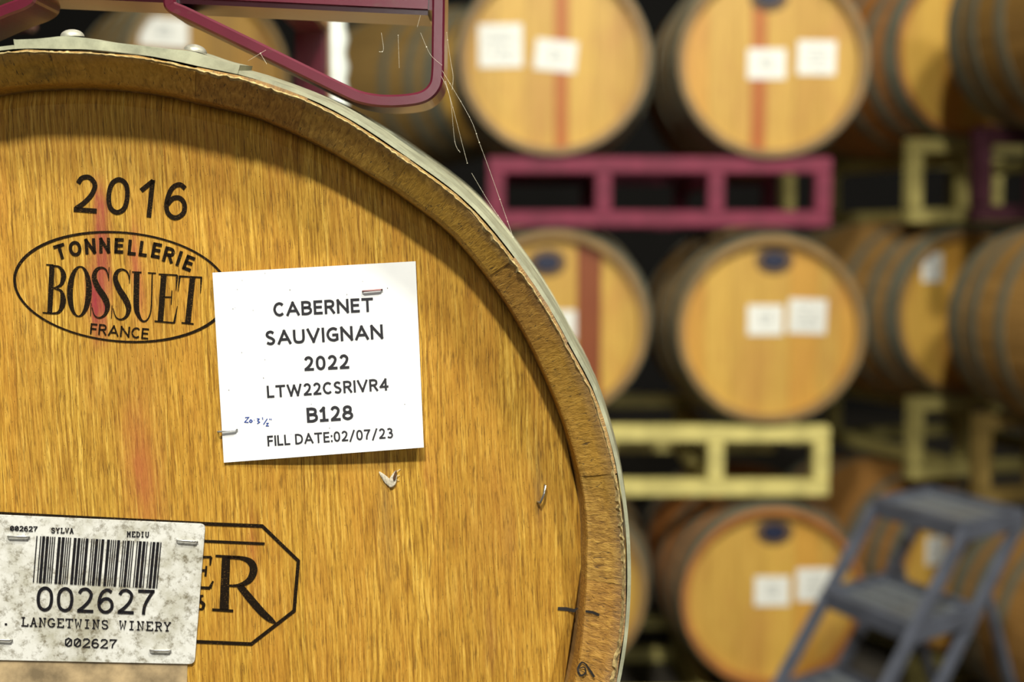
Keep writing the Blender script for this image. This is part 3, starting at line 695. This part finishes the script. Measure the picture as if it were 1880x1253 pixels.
# moth resting on the head
mo = H(716, 882); mothroot = empty('moth', FC + LX*mo.x + LY*REC + Vector((0, 0, mo.z)), YAW)
tag(mothroot, 'small grey moth clinging to the barrel head below the white card', 'moth')
def ellip(name, a, b, w, t, mat, lift_):
    A = H(*a)-mo; B = H(*b)-mo; c = (A+B)/2; d = (B-A); L = d.length; d.normalize(); s = Vector((-d.z, 0, d.x))
    bm = bmesh.new(); bmesh.ops.create_icosphere(bm, subdivisions=3, radius=1)
    for q in bm.verts:
        x, y, z = q.co; k = 1+.45*x
        q.co = c + d*x*L/2 + s*y*w/2*k + Vector((0, -1, 0))*(z*t/2+lift_) + Vector((0, -1, 0))*.0002*math.sin(x*9+y*5)
    return link(name, bm_mesh(bm), mat, mothroot, None, smooth=True)
ellip('wing', (696, 866), (720, 893), .0032, .0008, M_moth, .0008)
ellip('wing', (727, 864), (717, 895), .0040, .0008, M_moth, .0012)
ellip('body', (728, 862), (723, 882), .0016, .0016, M_mothb, .0016)
for a, b in (((728, 866), (735, 862)), ((728, 874), (734, 873)), ((726, 880), (733, 883))):
    v, f = tube_path([H(*a)-mo+Vector((0, -.0012, 0)), H(*b)-mo+Vector((0, -.0003, 0))], .00014, 5); link('leg', fixed(v, f), M_moth, mothroot)

# ---------------------------------------------------------------- near burgundy rack on top of the barrel
RY = .748
o0 = P(180, 40, RY); nrack = empty('barrel_rack', o0)
tag(nrack, 'glossy burgundy steel rack resting on top of the near barrel', 'rack')
def loc(px, py, Y=RY): return P(px, py, Y)-o0
def flatbar(name, pts, th, depth, mat, parent, smooth=True):
    pts = catmull([(p.x, p.z) for p in pts], 6) if smooth else [(p.x, p.z) for p in pts]
    y = 0; n = len(pts); v = []; f = []; ch = .0012
    prof = [(-th/2+ch, 0), (th/2-ch, 0), (th/2, ch), (th/2, depth-ch), (th/2-ch, depth), (-th/2+ch, depth), (-th/2, depth-ch), (-th/2, ch)]
    for i, (x, z) in enumerate(pts):
        a = pts[max(0, i-1)]; b = pts[min(n-1, i+1)]; d = Vector((b[0]-a[0], b[1]-a[1])).normalized(); nx, nz = -d.y, d.x
        for o, yy in prof: v.append((x+nx*o, yy, z+nz*o))
    k = len(prof)
    for i in range(n-1):
        for j in range(k): f.append((i*k+j, i*k+(j+1) % k, (i+1)*k+(j+1) % k, (i+1)*k+j))
    f += [tuple(range(k)), tuple((n-1)*k+j for j in reversed(range(k)))]
    return link(name, fixed(v, f), mat, parent, smooth=False)
flatbar('cradle_bar', [loc(*p) for p in ((805, -80), (805, 0), (804, 80), (803, 135), (797, 160), (778, 177), (745, 184), (700, 185), (660, 178), (625, 163), (560, 131), (450, 77), (345, 26), (315, 12), (310, -5), (309, -60))], .0072, .040, M_burg, nrack)
flatbar('cradle_bar', [loc(*p) for p in ((-330, 178), (-250, 140), (-100, 67), (0, 22), (45, 4), (56, -12), (57, -60))], .0072, .040, M_burg, nrack)
a = P(-420, -31, RY+.003)-o0; b = P(798, 27, RY+.003)-o0
up_ = Vector((0, 0, .0225)); 
bar('rail', a+up_+Vector((0, .0225, 0)), b+up_+Vector((0, .0225, 0)), .045, .045, M_burg, nrack, .003)
q = P(575, 120, 1.36)-o0
bar('rear_post', (q.x, q.y, P(575, 195, 1.36).z-o0.z), (q.x, q.y, P(575, -120, 1.36).z-o0.z), .032, .032, M_burg, nrack, .003)
bar('rail', (q.x-.65, q.y, P(575, -100, 1.36).z-o0.z), (q.x+.35, q.y, P(575, -100, 1.36).z-o0.z), .04, .04, M_burg, nrack, .003)
for xx in (q.x-.30, q.x):
    bar('cross_tube', (xx, .02, up_.z+a.z+.062), (xx, q.y, up_.z+a.z+.062), .035, .035, M_burg, nrack, .003)
# supports outside the frame: rack and barrel below
# spider threads
wo = P(815, 155, RY); web = empty('spider_web', wo); tag(web, 'wispy spider threads hanging from the right corner of the near burgundy rack', 'spider web')
parts = []; drops = []
for l in ([(810, 140), (822, 165), (836, 215), (848, 262), (858, 300)], [(818, 150), (828, 190), (835, 260), (845, 280)], [(812, 130), (862, 215), (880, 262), (905, 330), (942, 436)], [(866, 318), (900, 375), (940, 432)], [(820, 60), (827, 110), (832, 140), (830, 165)], [(772, 28), (766, 50)], [(700, 60), (704, 92), (695, 95)], [(731, 65), (733, 125)], [(812, 120), (790, 100), (772, 60)], [(488, 92), (455, 112)], [(478, 98), (490, 118)]):
    pts = [P(x, y, RY-.004+.003*random.random())-wo for x, y in l]
    parts.append(tube_path(catmull([tuple(p) for p in pts], 4), .00006, 4))
    for p in catmull([tuple(p) for p in pts], 3):
        if random.random() < .30: drops.append(p)
v, f = join(parts); link('thread', fixed(v, f), M_silk, web)
bm = bmesh.new()
for d in drops: bmesh.ops.create_icosphere(bm, subdivisions=1, radius=random.uniform(.0002, .00042), matrix=Matrix.Translation(d))
dd = link('droplets', bm_mesh(bm), M_silk, web, smooth=True); dd['kind'] = 'stuff'
# white corrugated hose
hp = P(627, 120, 1.9); prof = []; z = 0; hz = 5.98
v = []; f = []; nz = 300; seg = 14; R0 = .017
hroot = None
for i in range(nz+1):
    z = .02+i*(hz-.02)/nz; r = R0*(1+.14*math.cos(i*PI))
    for k in range(seg): v.append((r*math.cos(2*PI*k/seg)+.01*math.sin(z*2.2), r*math.sin(2*PI*k/seg), z))
for i in range(nz):
    for k in range(seg): f.append((i*seg+k, i*seg+(k+1) % seg, (i+1)*seg+(k+1) % seg, (i+1)*seg+k))
ho = link('corrugated_hose', fixed(v, f), M_hose, None, (hp.x, hp.y, 0), smooth=True); tag(ho, 'pale corrugated hose hanging upright behind the near barrel', 'hose')

# ---------------------------------------------------------------- background barrels
BC, BB, BL_ = .286, .330, .92
BRI = .266
def bg_body():
    v = []; f = []; NSt = 28; per = 4
    ys = [0, .02, .06, .12, .2, .3, .4, BL_/2, BL_-.4, BL_-.3, BL_-.2, BL_-.12, BL_-.06, BL_-.02, BL_]
    prof = [(BRI, .032), (BRI, .001)] + [(prof_r(y, BL_, BC, BB), y) for y in ys] + [(BRI, BL_-.001), (BRI, BL_-.032)]
    k = len(prof); n = NSt*per
    for i in range(n):
        th = 2*PI*i/n; g = .0016 if i % per == 0 else 0
        for r, y in prof: v.append(((r-g)*math.cos(th), y, (r-g)*math.sin(th)))
    for i in range(n):
        i2 = (i+1) % n
        for j in range(k-1): f.append((i*k+j, i*k+j+1, i2*k+j+1, i2*k+j))
    return fixed(v, f)
body_me = bg_body(); body_me.materials.append(M_stave)
hoop_mes = []
for a, b in ((.002, .070), (.120, .165), (.265, .305)):
    for y0, y1 in ((a, b), (BL_-b, BL_-a)):
        rr = lambda y: prof_r(y, BL_, BC, BB)
        v, f = revolve([(rr(y0)+.0002, y0), (rr(y0)+.003, y0), (rr(y1)+.003, y1), (rr(y1)+.0002, y1)], 72); me = fixed(v, f); me.materials.append(M_hoop_bg); hoop_mes.append(me)
v, f = revolve([(.0001, BL_-.03), (BRI-.001, BL_-.03), (BRI-.001, BL_-.05), (.0001, BL_-.05)], 40); rear_me = fixed(v, f); rear_me.materials.append(M_board)
def disc(name, x, z, rx, rz, y, t, mat, parent, loc_, sq=2):
    bm = bmesh.new(); bmesh.ops.create_cone(bm, cap_ends=True, segments=28, radius1=1, radius2=.9, depth=1)
    for q in bm.verts: q.co = Vector((x+q.co.x*rx, y-t*(q.co.z+.5), z+q.co.y*rz))
    return link(name, bm_mesh(bm), mat, parent, loc_)
def place_label(parent, loc_, x, z, w_, h_, rot, kind):
    bm = bmesh.new(); M = Matrix.Translation((x, .028, z)) @ Matrix.Rotation(rot, 4, 'Y'); box_bm(bm, (0, 0, 0), (w_, .0012, h_), M)
    lb = link('paper_label', bm_mesh(bm), M_lab, parent, loc_)
    bm = bmesh.new()
    rows = [(.28, .5), (.12, .62), (-.02, .4), (-.16, .6), (-.3, .5)] if kind == 'card' else [(.18, .30), (.02, .34), (-.12, .30)]
    for zz_, ww in rows:
        nn = 7; 
        for i in range(nn):
            if random.random() < .18: continue
            box_bm(bm, ((-.5+(i+.5)/nn)*ww*w_, -.0009, zz_*h_), (ww*w_/nn*.62, .0004, h_*(.055 if kind == 'card' else .085)), M)
    link('print', bm_mesh(bm), M_grey, lb)
    return lb
NUM = [0]
def bg_barrel(face, yaw, label, edges, cols, body_col, labels=(), bung=None, group='oak barrels stacked on racks in the background'):
    """face: world point of the front chime centre"""
    ly = Vector((-math.sin(yaw), math.cos(yaw), 0))
    r = empty('wine_barrel', face + ly*BL_/2 - Vector((0, 0, BB)), yaw); tag(r, label, 'barrel', group)
    L0 = (0, -BL_/2, BB)
    o = bpy.data.objects.new('staves', body_me); COL.objects.link(o); o.parent = r; o.location = L0; o['kind'] = 'stuff'; o.color = (*body_col, 1)
    for me in hoop_mes:
        o = bpy.data.objects.new('hoop', me); COL.objects.link(o); o.parent = r; o.location = L0
    o = bpy.data.objects.new('rear_head', rear_me); COL.objects.link(o); o.parent = r; o.location = L0; o.color = (.8, .8, .8, 1)
    e = [-BRI+.0012]+list(edges)+[BRI-.0012]
    head_boards(e, BRI-.0005, .030, .02, M_board, r, L0, cols, gap=.0006)
    for lb in labels: place_label(r, L0, *lb)
    if bung:
        disc('bung_ring', bung[0], bung[1], .060, .045, .030, .0015, M_bungring, r, L0)
        disc('bung', bung[0], bung[1], .040, .026, .0285, .008, M_bung, r, L0)
    return r
Y1, Y2 = 3.98, 3.98
W1 = (1, 1, 1); Wd = (.9, .86, .8); Wl = (1.1, 1.12, 1.1); Wo = (1.05, .93, .8); ST = (.80, .42, .30); SD = (.42, .17, .20)
def lab(px, py, w_px, h_px, rot, kind, fpx, Yf):
    """label offset from face centre, in metres"""
    k = Yf/F; return ((px-fpx[0])*k, -(py-fpx[1])*k, w_px*k, h_px*k, math.radians(rot), kind)
rowpx = {'top': (107, 112), 'middle': (597, 606), 'bottom': (1086, 1097)}
fa, fb = (1018, 107), (1420, 112)
bg_barrel(P(*fa, Y1), 0, 'top row background barrel with two white labels, the one nearest the near rack', (-.17, -.085, .0, .044, .12, .2), [W1, Wl, W1, ST, Wl, W1, Wd], (1, 1, 1),
          [lab(920, 82, 80, 78, -1, 'card', fa, Y1), lab(1021, 100, 76, 56, 6, 'tag', fa, Y1)])
bg_barrel(P(*fb, Y2), 0, 'top row background barrel with reddish streak, above the blue bunged barrel', (-.19, -.11, -.06, -.015, .07, .16), [Wo, W1, W1, ST, W1, Wd, W1], (.9, .88, .8),
          [lab(1411, 115, 70, 55, 0, 'tag', fb, Y2), lab(1502, 104, 70, 62, 1, 'card', fb, Y2)], (-.01, .195))
fa, fb = (1018, 597), (1417, 606)
bg_barrel(P(*fa, Y1), 0, 'middle row barrel with broad wine-red stain, half hidden by the near barrel', (-.17, -.08, .07, .145, .21), [W1, W1, W1, SD, Wl, W1], (1, 1, 1),
          [lab(1028, 598, 60, 54, 0, 'tag', fa, Y1)], (-.022, .190))
bg_barrel(P(*fb, Y2), 0, 'middle row barrel with blue bung and two white labels, whole head in view', (-.20, -.12, -.03, .06, .15, .21), [Wo, Wl, W1, W1, Wo, W1, Wo], (1, 1, .95),
          [lab(1408, 589, 66, 56, 0, 'tag', fb, Y2), lab(1486, 582, 70, 64, 2, 'card', fb, Y2)], (.010, .212))
fa, fb = (1018, 1086), (1420, 1100)
bg_barrel(P(*fa, Y1), 0, 'bottom row barrel, only a sliver showing beyond the right edge of the near one', (-.17, -.08, .0, .09, .17), [W1, Wd, W1, W1, Wo, W1], (1, 1, 1))
bg_barrel(P(*fb, Y2), math.radians(1), 'bottom row barrel with dark bung and reddish body, partly behind the ladder', (-.20, -.11, -.02, .07, .15, .21), [W1, W1, W1, Wl, Wo, W1, W1], (1.3, .85, .6),
          [lab(1421, 1090, 66, 56, 0, 'tag', fb, Y2), lab(1500, 1078, 66, 62, -1, 'card', fb, Y2)], (.005, .205))
YA = math.radians(19)
Y3 = 4.55; sy = {'top': 97, 'middle': 575, 'bottom': 1056}
for row, py in sy.items():
    f3 = P(1778, py, Y3)
    bg_barrel(f3, YA, '%s row barrel right of the pair, hooped side and half its head showing' % row, (-.17, -.08, .01, .1, .18), [W1, Wl, Wo, W1, Wd, W1], {'top': (1.15, .8, .55), 'middle': (1, .95, .85), 'bottom': (1.1, .9, .7)}[row],
              [] if row == 'top' else [(-.135 if row == 'middle' else -.12, .16 if row == 'middle' else .09, .08, .10, 0, 'card')])
    f4 = P(1876, py+(10 if row != 'top' else -2), 4.2)
    f4.z = f3.z; ly = Vector((-math.sin(YA), math.cos(YA), 0))
    bg_barrel(f4 - ly*BL_, YA, 'rightmost barrel of the %s row, curved side cut by the picture edge' % row, (-.17, -.08, .01, .1, .18), [W1, Wl, Wo, W1, Wd, W1], {'top': (.8, .75, .55), 'middle': (1, .95, .8), 'bottom': (.95, .85, .7)}[row])
# barrels behind, seen through the near rack
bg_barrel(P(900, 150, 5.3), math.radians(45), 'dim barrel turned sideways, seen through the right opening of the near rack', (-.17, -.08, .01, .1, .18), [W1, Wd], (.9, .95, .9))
bg_barrel(P(385, 130, 4.6), math.radians(30), 'dim barrel behind, seen between the rail and the sloping bar of the near rack', (-.17, -.08, .01, .1, .18), [(.6, .55, .4), (.5, .46, .36)], (.8, .8, .6), [(-.15, .125, .17, .10, 0, 'tag')])  # dimness put into the board colours, darker than the other heads


# ---------------------------------------------------------------- racks behind
def make_rack(center, yaw, W, Hh, D, mid, label, mat, color_name, t=.05):
    r = empty('barrel_rack', center, yaw); tag(r, label, 'rack', color_name)
    for y in (0, D):
        bar('rail', (-W/2, y, t/2), (W/2, y, t/2), t, t, mat, r, .004)
        bar('rail', (-W/2, y, Hh-t/2), (W/2, y, Hh-t/2), t, t, mat, r, .004)
        for x in (-W/2+t/2, -mid, mid, W/2-t/2): bar('post', (x, y, t), (x, y, Hh-t), t, t, mat, r, .004)
    for x in (-mid, mid):
        for z in (t/2, Hh-t/2-.035): bar('cross_tube', (x, t/2, z), (x, D-t/2, z), t, t, mat, r, .004)
    return r
g = 'steel racks between the background barrels'
zc = lambda py: P(1210, py, 4.0).z
top_b, top_t = zc(417), zc(288)
make_rack((P(1210, 400, 4.02).x, 4.025, top_b), 0, 1.05, top_t-top_b, .83, .172, 'burgundy steel rack under the top pair of background barrels', M_burg_bg, g)
b2, t2 = zc(912), zc(783)
make_rack((P(1212, 800, 4.02).x, 4.025, b2), 0, 1.05, t2-b2, .83, .172, 'pale yellow steel rack under the middle pair of background barrels', M_yel, g)
make_rack((P(1212, 800, 4.02).x, 4.025, 0), 0, 1.05, zc(1272), .83, .172, 'pale yellow steel rack on the floor under the bottom pair of background barrels', M_yel, g)
lx3 = Vector((math.cos(YA), math.sin(YA), 0)); ly3 = Vector((-math.sin(YA), math.cos(YA), 0))
for nm, py in (('top', 97), ('middle', 575), ('bottom', 1056)):
    fc = P(1778, py, Y3); topz = fc.z-BC-.008; botz = topz-.29 if nm != 'bottom' else 0
    c = fc + ly3*.045 + lx3*.33; make_rack((c.x, c.y, botz), YA, 1.07, topz-botz, .83, .30, 'dim yellow steel rack under the %s far right barrel' % nm, M_yel_shade, g)
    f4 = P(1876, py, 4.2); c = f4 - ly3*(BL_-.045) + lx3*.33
    make_rack((c.x, c.y, botz), YA, 1.07, topz-botz, .83, .30, '%s steel rack under the rightmost barrel of the %s row' % ('dark burgundy' if nm == 'top' else 'shaded yellow', nm), M_maroon if nm == 'top' else M_yel_deep_shade, g)

# ---------------------------------------------------------------- rolling ladder
Hp = .90
FL = PZ(1607, 930, Hp); FR = PZ(1770, 978, Hp); BR_ = PZ(1875, 952, Hp); BLk = FL+BR_-FR
wd = (FR-FL); dd_ = (BR_-FR)
foot = Vector(((FL.x+FR.x)/2, (FL.y+FR.y)/2, 0)); lad = empty('step_ladder', foot)
tag(lad, 'dark blue-grey metal step ladder standing in front of the barrels at lower right', 'ladder')
run = -dd_.normalized()*.20; rise = .21
def LP(p): return p - foot
def slope_pt(base, z): k = (Hp-z)/rise; return Vector((base.x, base.y, 0)) + run*k + Vector((0, 0, z))
nb = 4
for base in (FL, FR): bar('stringer', LP(slope_pt(base, 0.015)), LP(slope_pt(base, Hp+.0)), .020, .036, M_ladder, lad, .004)
for base in (BLk, BR_): bar('rear_stringer', LP(slope_pt(base, 0.015)), LP(slope_pt(base, Hp)), .020, .032, M_ladder, lad, .004)
for i in range(4):
    z = Hp-i*rise
    if z < .1: break
    k = run*i; a, b, c, d = [q+k+Vector((0, 0, z-Hp)) for q in (FL, FR, BR_, BLk)]
    for s, (p, q) in enumerate(((a, b), (b, c), (c, d), (d, a))): bar('platform_edge' if i == 0 else 'tread_edge', LP(p), LP(q), .022, .045, M_ladder, lad, .003)
    nsl = 4
    for s in range(nsl):
        t = (s+.5)/nsl; p = a+(d-a)*t; q = b+(c-b)*t
        bar('platform_slat' if i == 0 else 'tread_slat', LP(p), LP(q), .042, .012, M_tread, lad, .003)
for base, sg in ((BLk, 1), (BR_, 1)):
    tp = slope_pt(base, Hp-.16); e = Vector((base.x, base.y, .015))+dd_.normalized()*.20
    bar('rear_leg', LP(tp), LP(e), .02, .02, M_ladder, lad, .003)
